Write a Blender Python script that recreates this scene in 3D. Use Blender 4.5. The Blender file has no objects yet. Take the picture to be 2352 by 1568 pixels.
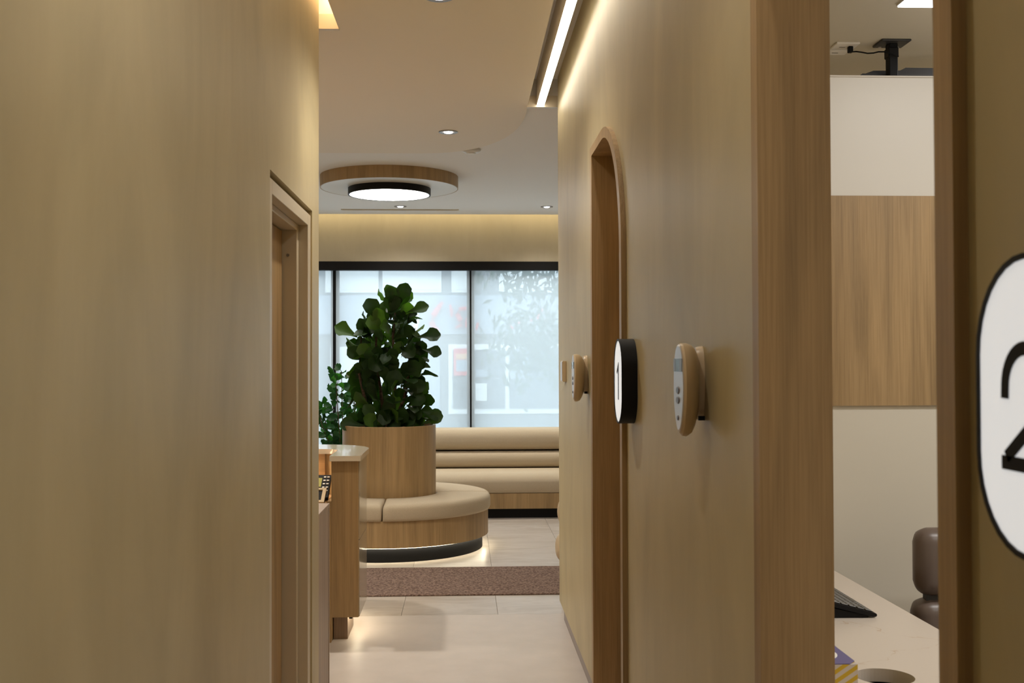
import bpy, bmesh, math, random
from mathutils import Vector, Matrix, Euler

S = bpy.context.scene
COL = S.collection
R = math.radians
PI = math.pi
random.seed(7)

# ------------------------------------------------------------------ camera, world, exposure
F_PX = 2531.0
cam_d = bpy.data.cameras.new('camera')
cam_d.sensor_width = 36.0
cam_d.lens = 36.0 * F_PX / 2352.0
cam_d.clip_start = 0.05
cam_d.dof.use_dof = True
cam_d.dof.focus_distance = 5.5
cam_d.dof.aperture_fstop = 11.0
cam = bpy.data.objects.new('camera', cam_d)
COL.objects.link(cam)
cam.matrix_world = (Matrix.Translation((0, 0, 1.5)) @ Matrix.Rotation(R(-2.49), 4, 'Z')
                    @ Matrix.Rotation(R(90 + 1.04), 4, 'X') @ Matrix.Rotation(R(-0.17), 4, 'Z'))
S.camera = cam
S.view_settings.view_transform = 'Standard'
S.view_settings.look = 'None'
S.view_settings.exposure = 0.0
S.view_settings.gamma = 1.0
S.view_settings.use_curve_mapping = False
S.cycles.max_bounces = 9
S.cycles.diffuse_bounces = 6
S.cycles.transparent_max_bounces = 10
S.cycles.sample_clamp_indirect = 4.0
S.cycles.caustics_reflective = False
S.cycles.caustics_refractive = False

w = bpy.data.worlds.new('overcast_day')
S.world = w
w.use_nodes = True
w.node_tree.nodes['Background'].inputs[0].default_value = (0.76, 0.90, 1.0, 1)
w.node_tree.nodes['Background'].inputs[1].default_value = 4.9

WARM = (1.0, 0.74, 0.44)
SOFT = (1.0, 0.91, 0.78)
NEUT = (1.0, 0.97, 0.93)

def spot(name, loc, power, size=120, blend=0.6, col=SOFT, radius=0.04, target=None):
    d = bpy.data.lights.new(name, 'SPOT')
    d.energy = power; d.color = col; d.spot_size = R(size); d.spot_blend = blend
    d.shadow_soft_size = radius
    o = bpy.data.objects.new(name, d); COL.objects.link(o)
    o.location = loc
    if target:
        o.rotation_euler = (Vector(target) - Vector(loc)).to_track_quat('-Z', 'Y').to_euler()
    return o

def area(name, loc, power, sx, sy, col=SOFT, rot=(0, 0, 0)):
    d = bpy.data.lights.new(name, 'AREA')
    d.shape = 'RECTANGLE'; d.size = sx; d.size_y = sy; d.energy = power; d.color = col
    o = bpy.data.objects.new(name, d); COL.objects.link(o)
    o.location = loc; o.rotation_euler = rot
    return o

# ceiling downlights (all sit in the ceiling, their rims are modelled further down)
P_DOWN = 9.0
DOWN = [(-0.10, 4.51, 3.0), (-0.10, 7.18, 3.0), (-0.10, 1.86, 3.0), (-0.10, -0.60, 3.0),
        (-0.62, 10.79, 3.02), (0.815, 10.78, 3.02), (2.25, 10.78, 3.02), (-2.05, 10.78, 3.02),
        (-1.43, 6.22, 3.0), (-2.7, 6.22, 3.0)]
DPOW = [32, 40, 14, 4, 44, 44, 44, 44, 75, 60]
for (x, y, z), p in zip(DOWN, DPOW):
    spot('downlight_beam', (x, y, z - 0.03), p * 1.6, 140, 0.9, SOFT)
area('room_fill', (2.3, 2.65, 2.96), 31, 0.9, 0.3, NEUT)  # added fill, placed out of view to balance the treatment room light
area('room_fill', (2.5, 1.0, 2.96), 20, 0.9, 0.3, NEUT)  # weaker fill added to brighten the near face of the door post
area('room_fill', (2.9, 4.9, 2.96), 40, 0.5, 0.5, NEUT)

# ------------------------------------------------------------------ mesh helpers
WLOC = {}

def link(name, me, parent=None):
    o = bpy.data.objects.new(name, me)
    COL.objects.link(o)
    if parent is not None:
        o.parent = parent
    return o

def thing(name, label, cat, loc=(0, 0, 0), group=None):
    o = link(name, None)
    o.location = loc
    o['label'] = label; o['category'] = cat
    if group: o['group'] = group
    WLOC[o.name] = Vector(loc)
    return o

def struct_empty(name, loc=(0, 0, 0)):
    o = link(name, None); o.location = loc; o['kind'] = 'structure'
    WLOC[o.name] = Vector(loc)
    return o

def root_loc(p):
    while p is not None:
        if p.name in WLOC: return WLOC[p.name]
        p = p.parent
    return Vector((0, 0, 0))

def obj(name, bm, m, parent=None, smooth=False, label=None):
    """bm is in world coordinates; becomes a child of parent without moving"""
    v = root_loc(parent)
    if v.length > 0:
        bmesh.ops.translate(bm, verts=bm.verts, vec=-v)
    bmesh.ops.recalc_face_normals(bm, faces=bm.faces)
    me = bpy.data.meshes.new(name)
    bm.to_mesh(me); bm.free()
    for mm in (m if isinstance(m, (list, tuple)) else [m]):
        me.materials.append(mm)
    if smooth:
        for p in me.polygons: p.use_smooth = True
        if smooth != 'all':
            me.set_sharp_from_angle(angle=R(35))
    o = link(name, me, parent)
    if label: o['label'] = label
    return o

def struct(name, bm, m, parent=None, smooth=False):
    o = obj(name, bm, m, parent, smooth)
    if parent is None: o['kind'] = 'structure'
    return o

def tag(o, label, cat, group=None):
    o['label'] = label; o['category'] = cat
    if group: o['group'] = group
    return o

def NB(): return bmesh.new()

def box(bm, x0, x1, y0, y1, z0, z1, bev=0.0, seg=2, mi=0):
    vs = [bm.verts.new((x, y, z)) for x in (x0, x1) for y in (y0, y1) for z in (z0, z1)]
    f = [(0, 1, 3, 2), (4, 6, 7, 5), (0, 4, 5, 1), (2, 3, 7, 6), (0, 2, 6, 4), (1, 5, 7, 3)]
    fs = [bm.faces.new([vs[i] for i in q]) for q in f]
    for q in fs: q.material_index = mi
    if bev > 0:
        es = list({e for q in fs for e in q.edges})
        bmesh.ops.bevel(bm, geom=es, offset=bev, segments=seg, affect='EDGES', profile=0.5)
    return fs

def B(x0, x1, y0, y1, z0, z1, bev=0.0, seg=2):
    bm = NB(); box(bm, x0, x1, y0, y1, z0, z1, bev, seg); return bm

def prism(bm, pts, axis, a0, a1, mi=0):
    """extrude 2-D polygon; axis X -> pts are (y,z); Y -> (x,z); Z -> (x,y)"""
    def P(p, a):
        return {'X': (a, p[0], p[1]), 'Y': (p[0], a, p[1]), 'Z': (p[0], p[1], a)}[axis]
    A = [bm.verts.new(P(p, a0)) for p in pts]
    C = [bm.verts.new(P(p, a1)) for p in pts]
    n = len(pts)
    fs = [bm.faces.new(A), bm.faces.new(list(reversed(C)))]
    for i in range(n):
        j = (i + 1) % n
        fs.append(bm.faces.new((A[i], C[i], C[j], A[j])))
    for q in fs: q.material_index = mi
    return fs

def ring_prism(bm, outer, inner, axis, a0, a1, closed=True):
    """band between two polylines with the same number of points"""
    def P(p, a):
        return {'X': (a, p[0], p[1]), 'Y': (p[0], a, p[1]), 'Z': (p[0], p[1], a)}[axis]
    O0 = [bm.verts.new(P(p, a0)) for p in outer]; O1 = [bm.verts.new(P(p, a1)) for p in outer]
    I0 = [bm.verts.new(P(p, a0)) for p in inner]; I1 = [bm.verts.new(P(p, a1)) for p in inner]
    n = len(outer)
    for i in range(n if closed else n - 1):
        j = (i + 1) % n
        bm.faces.new((O0[i], O0[j], I0[j], I0[i]))
        bm.faces.new((O1[i], I1[i], I1[j], O1[j]))
        bm.faces.new((O0[i], O1[i], O1[j], O0[j]))
        bm.faces.new((I0[i], I0[j], I1[j], I1[i]))
    if not closed:
        bm.faces.new((O0[0], I0[0], I1[0], O1[0]))
        bm.faces.new((O0[-1], O1[-1], I1[-1], I0[-1]))

def lathe(bm, prof, c, segs=64, a0=0.0, a1=2 * PI, mi=0, close_prof=False):
    """prof: list of (r,z) ; revolve round vertical axis at c=(x,y)"""
    full = abs((a1 - a0) - 2 * PI) < 1e-6
    n = segs if full else segs + 1
    rows = []
    for i in range(n):
        a = a0 + (a1 - a0) * i / segs
        rows.append([bm.verts.new((c[0] + r * math.cos(a), c[1] + r * math.sin(a), z)) for r, z in prof])
    m = len(prof)
    for i in range(segs):
        A = rows[i]; C = rows[(i + 1) % n]
        for k in range(m if close_prof else m - 1):
            l = (k + 1) % m
            try:
                f = bm.faces.new((A[k], C[k], C[l], A[l])); f.material_index = mi
            except ValueError: pass
    if not full and close_prof:
        bm.faces.new(rows[0]); bm.faces.new(list(reversed(rows[-1])))
    bmesh.ops.remove_doubles(bm, verts=bm.verts, dist=1e-5)

def tube(bm, pts, r, n=8, caps=True):
    pts = [Vector(p) for p in pts]
    rr = r if isinstance(r, (list, tuple)) else [r] * len(pts)
    rows = []
    up = Vector((0, 0, 1))
    for i, p in enumerate(pts):
        t = (pts[min(i + 1, len(pts) - 1)] - pts[max(i - 1, 0)]).normalized()
        u = t.cross(up)
        if u.length < 1e-3: u = t.cross(Vector((0, 1, 0)))
        u.normalize(); v = t.cross(u).normalized()
        rows.append([bm.verts.new(p + (u * math.cos(2 * PI * k / n) + v * math.sin(2 * PI * k / n)) * rr[i]) for k in range(n)])
    for i in range(len(rows) - 1):
        for k in range(n):
            l = (k + 1) % n
            bm.faces.new((rows[i][k], rows[i][l], rows[i + 1][l], rows[i + 1][k]))
    if caps:
        bm.faces.new(list(reversed(rows[0]))); bm.faces.new(rows[-1])

def arc(cx, cy, r, a0, a1, n=12, ry=None):
    ry = r if ry is None else ry
    return [(cx + r * math.cos(R(a0 + (a1 - a0) * i / n)), cy + ry * math.sin(R(a0 + (a1 - a0) * i / n))) for i in range(n + 1)]

def plate_hole(bm, x0, x1, y0, y1, z0, z1, cx, cy, r, n=48):
    angs = sorted([2 * PI * i / n for i in range(n)] +
                  [math.atan2(y - cy, x - cx) % (2 * PI) for x in (x0, x1) for y in (y0, y1)])
    def edge(a):
        c, s = math.cos(a), math.sin(a)
        t = min(((x1 - cx) / c) if c > 1e-9 else 1e9, ((x0 - cx) / c) if c < -1e-9 else 1e9,
                ((y1 - cy) / s) if s > 1e-9 else 1e9, ((y0 - cy) / s) if s < -1e-9 else 1e9)
        return (cx + c * t, cy + s * t)
    outer = [edge(a) for a in angs]
    inner = [(cx + r * math.cos(a), cy + r * math.sin(a)) for a in angs]
    ring_prism(bm, outer, inner, 'Z', z0, z1)

# ------------------------------------------------------------------ materials
def mk(name):
    m = bpy.data.materials.new(name); m.use_nodes = True
    nt = m.node_tree
    b = nt.nodes['Principled BSDF']
    return m, nt, b

def N(nt, t, **k):
    n = nt.nodes.new(t)
    for a, v in k.items(): setattr(n, a, v)
    return n

def plain(name, col, rough=0.5, metal=0.0, spec=0.5, coat=0.0):
    m, nt, b = mk(name)
    b.inputs['Base Color'].default_value = (*col, 1)
    b.inputs['Roughness'].default_value = rough
    b.inputs['Metallic'].default_value = metal
    b.inputs['Specular IOR Level'].default_value = spec
    b.inputs['Coat Weight'].default_value = coat
    return m

def emit(name, col, st):
    m, nt, b = mk(name)
    b.inputs['Base Color'].default_value = (*[min(1, c * .9) for c in col], 1)
    b.inputs['Emission Color'].default_value = (*col, 1)
    b.inputs['Emission Strength'].default_value = st
    return m

def coords(nt, scale, rot=(0, 0, 0), src='Object'):
    tc = N(nt, 'ShaderNodeTexCoord'); mp = N(nt, 'ShaderNodeMapping')
    mp.inputs['Scale'].default_value = scale; mp.inputs['Rotation'].default_value = rot
    nt.links.new(tc.outputs[src], mp.inputs['Vector'])
    return mp.outputs['Vector']

def noise(nt, vec, scale, detail=4, rough=0.5, dist=0.0):
    n = N(nt, 'ShaderNodeTexNoise')
    n.inputs['Scale'].default_value = scale; n.inputs['Detail'].default_value = detail
    n.inputs['Roughness'].default_value = rough; n.inputs['Distortion'].default_value = dist
    nt.links.new(vec, n.inputs['Vector'])
    return n.outputs['Fac']

def ramp(nt, fac, stops):
    r = N(nt, 'ShaderNodeValToRGB')
    els = r.color_ramp.elements
    while len(els) < len(stops): els.new(0.5)
    for e, (p, c) in zip(els, stops):
        e.position = p; e.color = (*c, 1)
    nt.links.new(fac, r.inputs['Fac'])
    return r.outputs['Color']

def mixc(nt, a, b, fac, mode='MIX'):
    n = N(nt, 'ShaderNodeMix', data_type='RGBA', blend_type=mode)
    for s, v in ((n.inputs[0], fac), (n.inputs[6], a), (n.inputs[7], b)):
        if hasattr(v, 'links'): nt.links.new(v, s)
        elif isinstance(v, (int, float)): s.default_value = v
        else: s.default_value = (*v, 1)
    return n.outputs[2]

def bump(nt, b, h, st, dist=0.002):
    n = N(nt, 'ShaderNodeBump'); n.inputs['Strength'].default_value = st; n.inputs['Distance'].default_value = dist
    nt.links.new(h, n.inputs['Height']); nt.links.new(n.outputs['Normal'], b.inputs['Normal'])

def scalec(c, k): return tuple(min(1, x * k) for x in c)

def wood(name, base, rough=0.45, horiz=False, lam=True):
    m, nt, b = mk(name)
    sc = (1.0, 9, 12) if horiz else (9, 9, 0.55)
    v = coords(nt, sc)
    n1 = noise(nt, v, 1.6, 5, 0.6, 0.6)
    c1 = ramp(nt, n1, [(0.28, scalec(base, 0.74)), (0.5, base), (0.72, scalec(base, 1.16))])
    sc2 = (3, 70, 90) if horiz else (110, 110, 2.2)
    v2 = coords(nt, sc2)
    n2 = noise(nt, v2, 1.5, 3, 0.6)
    c2 = ramp(nt, n2, [(0.35, (0.84, 0.82, 0.80)), (0.6, (1, 1, 1))])
    c = mixc(nt, c1, c2, 1.0, 'MULTIPLY')
    v3 = coords(nt, (0.8, 4, 6) if horiz else (5, 5, 0.35))
    n3 = noise(nt, v3, 1.2, 2, 0.5, 0.4)
    c3 = ramp(nt, n3, [(0.3, (0.86, 0.84, 0.80)), (0.7, (1.0, 1.0, 1.0))])
    c = mixc(nt, c, c3, 1.0, 'MULTIPLY')
    nt.links.new(c, b.inputs['Base Color'])
    b.inputs['Roughness'].default_value = rough
    b.inputs['Specular IOR Level'].default_value = 0.4
    bump(nt, b, n2, 0.12, 0.0008)
    return m

def limewash(name, base, amp=1.0):
    m, nt, b = mk(name)
    v = coords(nt, (2.0, 2.0, 1.0))
    n1 = noise(nt, v, 1.0, 5, 0.55, 0.8)
    c1 = ramp(nt, n1, [(0.28, scalec(base, 1 - 0.16 * amp)), (0.5, base), (0.72, scalec(base, 1 + 0.13 * amp))])
    v2 = coords(nt, (7, 7, 1.6))
    n2 = noise(nt, v2, 1.0, 4, 0.6, 1.2)
    c2 = ramp(nt, n2, [(0.3, (0.95, 0.94, 0.92)), (0.65, (1, 1, 1))])
    c = mixc(nt, c1, c2, 0.9, 'MULTIPLY')
    nt.links.new(c, b.inputs['Base Color'])
    b.inputs['Roughness'].default_value = 0.46
    b.inputs['Specular IOR Level'].default_value = 0.4
    n3 = noise(nt, coords(nt, (60, 60, 30)), 1.0, 3)
    bump(nt, b, n3, 0.08, 0.001)
    return m

def speckle(name, base, base2, scale, rough, st=0.3, dist=0.002, spec=0.3, lo=0.35, hi=0.65):
    m, nt, b = mk(name)
    n1 = noise(nt, coords(nt, (1, 1, 1)), scale, 3, 0.6)
    c = ramp(nt, n1, [(lo, base), (hi, base2)])
    nt.links.new(c, b.inputs['Base Color'])
    b.inputs['Roughness'].default_value = rough
    b.inputs['Specular IOR Level'].default_value = spec
    if st: bump(nt, b, n1, st, dist)
    return m

OAK = (0.43, 0.292, 0.145)
M = {}
M['lime'] = limewash('limewash_beige', (0.505, 0.43, 0.258))
M['lime2'] = limewash('limewash_plain', (0.58, 0.51, 0.38), 0.4)
M['roomwall'] = plain('room_wall_paint', (0.66, 0.62, 0.53), 0.7)
M['ceil'] = plain('ceiling_paint', (0.80, 0.79, 0.78), 0.85, spec=0.2)
M['ceil_near'] = plain('corridor_ceiling_paint', (0.80, 0.75, 0.68), 0.85, spec=0.2)
M['trimcream'] = plain('cream_trim', (0.58, 0.50, 0.37), 0.4)
M['skirt'] = plain('lavender_grey_skirting', (0.33, 0.29, 0.28), 0.5)
M['vinyl'] = speckle('pale_vinyl_floor', (0.52, 0.47, 0.43), (0.555, 0.50, 0.46), 6, 0.42, 0)
M['grout'] = plain('tile_grout', (0.32, 0.29, 0.26), 0.8)
M['oak'] = wood('oak_veneer', OAK)
M['oak_h'] = wood('oak_veneer_horizontal', (0.46, 0.28, 0.14), horiz=True)
M['oak_pale'] = wood('pale_ash_veneer', (0.40, 0.30, 0.225))
M['black'] = plain('matt_black', (0.006, 0.006, 0.007), 0.6, spec=0.2)
M['blackmetal'] = plain('black_powdercoat', (0.006, 0.006, 0.007), 0.5, spec=0.2)
M['alu'] = plain('grey_aluminium', (0.30, 0.29, 0.28), 0.4, 0.8)
M['fabric'] = speckle('beige_woven_fabric', (0.49, 0.41, 0.30), (0.56, 0.475, 0.35), 240, 0.9, 0.35, 0.001, 0.1)
M['leather'] = plain('taupe_leather', (0.14, 0.105, 0.088), 0.35)
M['carpet'] = speckle('brown_entrance_mat', (0.10, 0.065, 0.052), (0.27, 0.19, 0.155), 70, 0.95, 0.8, 0.004, 0.05, 0.38, 0.62)
M['whitepanel'] = plain('white_laminate', (0.72, 0.69, 0.63), 0.35)
M['creamplastic'] = plain('cream_plastic', (0.55, 0.43, 0.28), 0.3)
M['silver'] = plain('silver_plastic', (0.62, 0.58, 0.57), 0.28, 0.3)
M['lcd'] = plain('lcd_glass', (0.30, 0.38, 0.46), 0.15)
M['darkgrey'] = plain('dark_grey_plastic', (0.03, 0.03, 0.033), 0.5)
M['key'] = plain('keycap_dark', (0.055, 0.052, 0.045), 0.35)
M['keywhite'] = plain('white_keycap', (0.75, 0.72, 0.68), 0.4)
M['purple'] = plain('lilac_card', (0.13, 0.115, 0.28), 0.5)
M['whitecard'] = plain('white_card', (0.62, 0.58, 0.54), 0.6)
M['tissue'] = plain('tissue_paper', (0.85, 0.83, 0.8), 0.9)
M['soil'] = speckle('potting_bark', (0.03, 0.018, 0.012), (0.16, 0.10, 0.06), 45, 0.95, 1.0, 0.01)
M['bark'] = speckle('brown_stem', (0.06, 0.035, 0.022), (0.14, 0.09, 0.06), 60, 0.9, 0.5, 0.003)
M['pot'] = plain('white_ceramic_pot', (0.6, 0.58, 0.54), 0.4)
M['creamstone'] = plain('cream_quartz_top', (0.68, 0.60, 0.48), 0.12, coat=0.3)
M['creamgloss'] = plain('cream_gloss_laminate', (0.46, 0.39, 0.29), 0.10)
M['lightlens'] = emit('lamp_lens', (1.0, 0.97, 0.93), 22.0)
M['downlens'] = emit('downlight_lens', (0.95, 0.95, 1.0), 12.0)
M['led_warm'] = emit('warm_led_strip', WARM, 16.0)
M['led_slot'] = emit('linear_led_bar', (1.0, 0.92, 0.80), 14.0)
M['led_cove'] = emit('cove_led_strip', (1.0, 0.85, 0.52), 6.5)
M['led_floor'] = emit('floor_led_strip', (1.0, 0.90, 0.66), 16.0)
M['signface'] = emit('backlit_sign_face', (0.86, 0.88, 0.90), 0.60)
M['panel_light'] = emit('ceiling_panel_lens', (0.95, 0.97, 1.0), 3.0)

def make_marble():
    m, nt, b = mk('pale_marble')
    v = coords(nt, (1, 1, 1), (0, 0, 0.6))
    dist = N(nt, 'ShaderNodeTexNoise'); dist.inputs['Scale'].default_value = 3.5; dist.inputs['Detail'].default_value = 6
    nt.links.new(v, dist.inputs['Vector'])
    vm = N(nt, 'ShaderNodeVectorMath', operation='MULTIPLY_ADD')
    nt.links.new(dist.outputs['Color'], vm.inputs[0]); vm.inputs[1].default_value = (0.5, 0.5, 0.5)
    nt.links.new(v, vm.inputs[2])
    vo = N(nt, 'ShaderNodeTexVoronoi', feature='DISTANCE_TO_EDGE'); vo.inputs['Scale'].default_value = 3.2
    nt.links.new(vm.outputs[0], vo.inputs['Vector'])
    vein = ramp(nt, vo.outputs['Distance'], [(0.0, (0.72, 0.56, 0.40)), (0.012, (1, 1, 1))])
    n2 = noise(nt, v, 9, 4)
    fade = ramp(nt, n2, [(0.45, (0, 0, 0)), (0.62, (1, 1, 1))])
    veins = mixc(nt, (1, 1, 1), vein, fade)
    c = mixc(nt, (0.66, 0.59, 0.52), veins, 1.0, 'MULTIPLY')
    nt.links.new(c, b.inputs['Base Color'])
    b.inputs['Roughness'].default_value = 0.3
    return m
M['marble'] = make_marble()

def make_tile():
    m, nt, b = mk('grey_stone_tile')
    oi = N(nt, 'ShaderNodeObjectInfo')
    tc = N(nt, 'ShaderNodeTexCoord')
    ad = N(nt, 'ShaderNodeVectorMath', operation='ADD')
    nt.links.new(tc.outputs['Object'], ad.inputs[0])
    ml = N(nt, 'ShaderNodeVectorMath', operation='SCALE'); ml.inputs[0].default_value = (13, 7, 3)
    nt.links.new(oi.outputs['Random'], ml.inputs['Scale'])
    nt.links.new(ml.outputs[0], ad.inputs[1])
    mp = N(nt, 'ShaderNodeMapping'); mp.inputs['Scale'].default_value = (1.5, 4.5, 1)
    nt.links.new(ad.outputs[0], mp.inputs['Vector'])
    n1 = noise(nt, mp.outputs['Vector'], 1.6, 7, 0.62, 1.4)
    c1 = ramp(nt, n1, [(0.3, (0.40, 0.345, 0.29)), (0.5, (0.48, 0.425, 0.375)), (0.68, (0.54, 0.49, 0.44))])
    nt.links.new(c1, b.inputs['Base Color'])
    b.inputs['Roughness'].default_value = 0.32
    return m
M['tile'] = make_tile()

def make_leaf(name, c1, c2, tr):
    m, nt, b = mk(name)
    oi = N(nt, 'ShaderNodeObjectInfo')
    c = ramp(nt, oi.outputs['Random'], [(0.0, c1), (0.7, scalec(c1, 1.3)), (1.0, c2)])
    nt.links.new(c, b.inputs['Base Color'])
    b.inputs['Roughness'].default_value = 0.5
    b.inputs['Specular IOR Level'].default_value = 0.25
    t = N(nt, 'ShaderNodeBsdfTranslucent')
    nt.links.new(mixc(nt, c, (1.6, 2.2, 0.5), 1.0, 'MULTIPLY'), t.inputs['Color'])
    mx = N(nt, 'ShaderNodeMixShader'); mx.inputs[0].default_value = tr
    nt.links.new(b.outputs[0], mx.inputs[1]); nt.links.new(t.outputs[0], mx.inputs[2])
    nt.links.new(mx.outputs[0], nt.nodes['Material Output'].inputs['Surface'])
    return m
M['leaf'] = make_leaf('fig_leaf', (0.014, 0.034, 0.007), (0.07, 0.14, 0.02), 0.25)
M['leaf2'] = make_leaf('small_leaf', (0.014, 0.055, 0.020), (0.04, 0.16, 0.03), 0.3)

def make_blind():
    m, nt, b = mk('screen_blind_fabric')
    t = N(nt, 'ShaderNodeBsdfTranslucent'); t.inputs['Color'].default_value = (0.84, 0.86, 0.87, 1)
    d = N(nt, 'ShaderNodeBsdfDiffuse'); d.inputs['Color'].default_value = (0.62, 0.62, 0.60, 1)
    tr = N(nt, 'ShaderNodeBsdfTransparent')
    m1 = N(nt, 'ShaderNodeMixShader'); m1.inputs[0].default_value = 0.30
    nt.links.new(t.outputs[0], m1.inputs[1]); nt.links.new(d.outputs[0], m1.inputs[2])
    m2 = N(nt, 'ShaderNodeMixShader'); m2.inputs[0].default_value = 0.42
    nt.links.new(m1.outputs[0], m2.inputs[1]); nt.links.new(tr.outputs[0], m2.inputs[2])
    nt.links.new(m2.outputs[0], nt.nodes['Material Output'].inputs['Surface'])
    return m
M['blind'] = make_blind()

def make_glass():
    m, nt, b = mk('window_glass')
    g = N(nt, 'ShaderNodeBsdfGlossy'); g.inputs['Roughness'].default_value = 0.02
    tr = N(nt, 'ShaderNodeBsdfTransparent'); tr.inputs['Color'].default_value = (0.95, 0.98, 0.98, 1)
    m2 = N(nt, 'ShaderNodeMixShader'); m2.inputs[0].default_value = 0.05
    nt.links.new(tr.outputs[0], m2.inputs[1]); nt.links.new(g.outputs[0], m2.inputs[2])
    nt.links.new(m2.outputs[0], nt.nodes['Material Output'].inputs['Surface'])
    return m
M['glass'] = make_glass()

def make_stripes():
    m, nt, b = mk('yellow_striped_card')
    tc = N(nt, 'ShaderNodeTexCoord')
    sp = N(nt, 'ShaderNodeSeparateXYZ'); nt.links.new(tc.outputs['Object'], sp.inputs[0])
    # stripes climb towards +X on the near side of the box
    a = N(nt, 'ShaderNodeMath', operation='MULTIPLY'); nt.links.new(sp.outputs['X'], a.inputs[0]); a.inputs[1].default_value = -0.66
    ay = N(nt, 'ShaderNodeMath', operation='MULTIPLY_ADD'); nt.links.new(sp.outputs['Y'], ay.inputs[0]); ay.inputs[1].default_value = 0.66
    nt.links.new(a.outputs[0], ay.inputs[2])
    s = N(nt, 'ShaderNodeMath', operation='ADD'); nt.links.new(ay.outputs[0], s.inputs[0]); nt.links.new(sp.outputs['Z'], s.inputs[1])
    f = N(nt, 'ShaderNodeMath', operation='MULTIPLY'); nt.links.new(s.outputs[0], f.inputs[0]); f.inputs[1].default_value = 49.0
    fr = N(nt, 'ShaderNodeMath', operation='FRACT'); nt.links.new(f.outputs[0], fr.inputs[0])
    c = N(nt, 'ShaderNodeValToRGB'); c.color_ramp.interpolation = 'CONSTANT'
    c.color_ramp.elements[0].color = (0.60, 0.40, 0.02, 1); c.color_ramp.elements[1].position = 0.5
    c.color_ramp.elements[1].color = (0.60, 0.54, 0.50, 1)
    nt.links.new(fr.outputs[0], c.inputs[0]); nt.links.new(c.outputs[0], b.inputs['Base Color'])
    return m
M['stripes'] = make_stripes()

# ------------------------------------------------------------------ setting: floor
bm = NB()
box(bm, -4.0, 3.6, -1.1, 6.565, -0.10, 0.0, mi=0)
box(bm, -4.0, 3.6, 6.565, 11.75, -0.10, -0.006, mi=1)
floor = struct('floor', bm, [M['vinyl'], M['grout']])
T = 0.572
TX0 = 0.197
tiles = {}
def tile_mesh(wx, wy):
    k = (round(wx, 4), round(wy, 4))
    if k not in tiles:
        b2 = B(0.0012, wx - 0.0012, 0.0012, wy - 0.0012, -0.0065, 0.0, 0.0008, 1)
        me = bpy.data.meshes.new('tile'); b2.to_mesh(me); b2.free(); me.materials.append(M['tile'])
        tiles[k] = me
    return tiles[k]
for i in range(-8, 7):
    x0 = TX0 + i * T; x1 = x0 + T
    x0c, x1c = max(x0, -4.0), min(x1, 3.6)
    if x1c - x0c < 0.02: continue
    for j in range(9):
        y0 = 6.565 + j * T; y1 = min(y0 + T, 11.75)
        o = link('tile', tile_mesh(x1c - x0c, y1 - y0), floor)
        o.location = (x0c, y0, 0)

# ------------------------------------------------------------------ setting: ceilings
bm = NB()
box(bm, -4.1, 3.7, -1.2, 11.7, 3.16, 3.26)
struct('ceiling', bm, M['ceil'])
# corridor soffit with the two light slots
bm = NB()
prism(bm, [(-0.561, -1.1), (0.375, -1.1), (0.375, 6.44), (-4.0, 6.44), (-4.0, 4.95), (-0.561, 4.95)], 'Z', 3.0, 3.16)
box(bm, -4.0, -0.75, 4.6, 4.95, 3.0, 3.16)
box(bm, 0.375, 0.55, -1.1, 0.4, 3.0, 3.16)
box(bm, -0.62, -0.561, -1.1, 0.4, 3.0, 3.16)
struct('ceiling_corridor', bm, M['ceil_near'])
bm = NB()
cur = [(-0.35 + 0.728 * math.cos(t) ** 0.86, 6.55 + 1.385 * math.sin(t) ** 0.86) for t in [PI / 2 * i / 28 for i in range(29)]]
prism(bm, [(-4.0, 6.44), (0.378, 6.44)] + cur + [(-4.0, 7.935)], 'Z', 3.0, 3.0225)
struct('ceiling_lobby_edge', bm, M['ceil_near'])
struct('ceiling_waiting', B(-4.0, 3.6, 6.44, 11.366, 3.02, 3.16), M['ceil'])
struct('trim_1', B(0.371, 0.552, 6.432, 6.47, 2.993, 3.06), M['trimcream'])
struct('trim_2', B(-0.76, -0.557, 4.945, 4.97, 2.993, 3.06), M['trimcream'])
struct('ceiling_treatment', B(0.66, 3.6, -0.5, 6.35, 3.0, 3.16), M['roomwall'])

# ------------------------------------------------------------------ setting: walls
def arch_line(y_near, y_far, top, r, z0=0.0, n=20):
    """opening outline from far foot up, along the flat head, quarter round, down the near side"""
    c = (y_near + r, top - r)
    q = [(c[0] - r * math.sin(R(90 * i / n)), c[1] + r * math.cos(R(90 * i / n))) for i in range(n + 1)]
    return [(y_far, z0), (y_far, top)] + q + [(y_near, z0)]

A_IN = dict(y_near=3.765, y_far=4.575, top=2.358, r=0.48)
A_OUT = dict(y_near=3.715, y_far=4.628, top=2.397, r=0.52)
D_IN = dict(y_near=1.224, y_far=1.974, top=2.358, r=0.48)
D_OUT = dict(y_near=1.177, y_far=2.017, top=2.397, r=0.52)
def grow(d, g):
    return dict(y_near=d['y_near'] - g, y_far=d['y_far'] + g, top=d['top'] + g, r=d['r'] + g)
WX = 0.55
bm = NB()
a = arch_line(**grow(A_IN, 0.012), z0=0.115)
d = arch_line(**grow(D_IN, 0.012), z0=0.115)
rnd = arc(6.43, 0, 0.02, 0, 90, 1)
prism(bm, [(-1.1, 0.115), (-1.1, 3.18), (6.40, 3.18), (6.40, 0.115)] + a + d, 'X', WX, 0.664)
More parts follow.
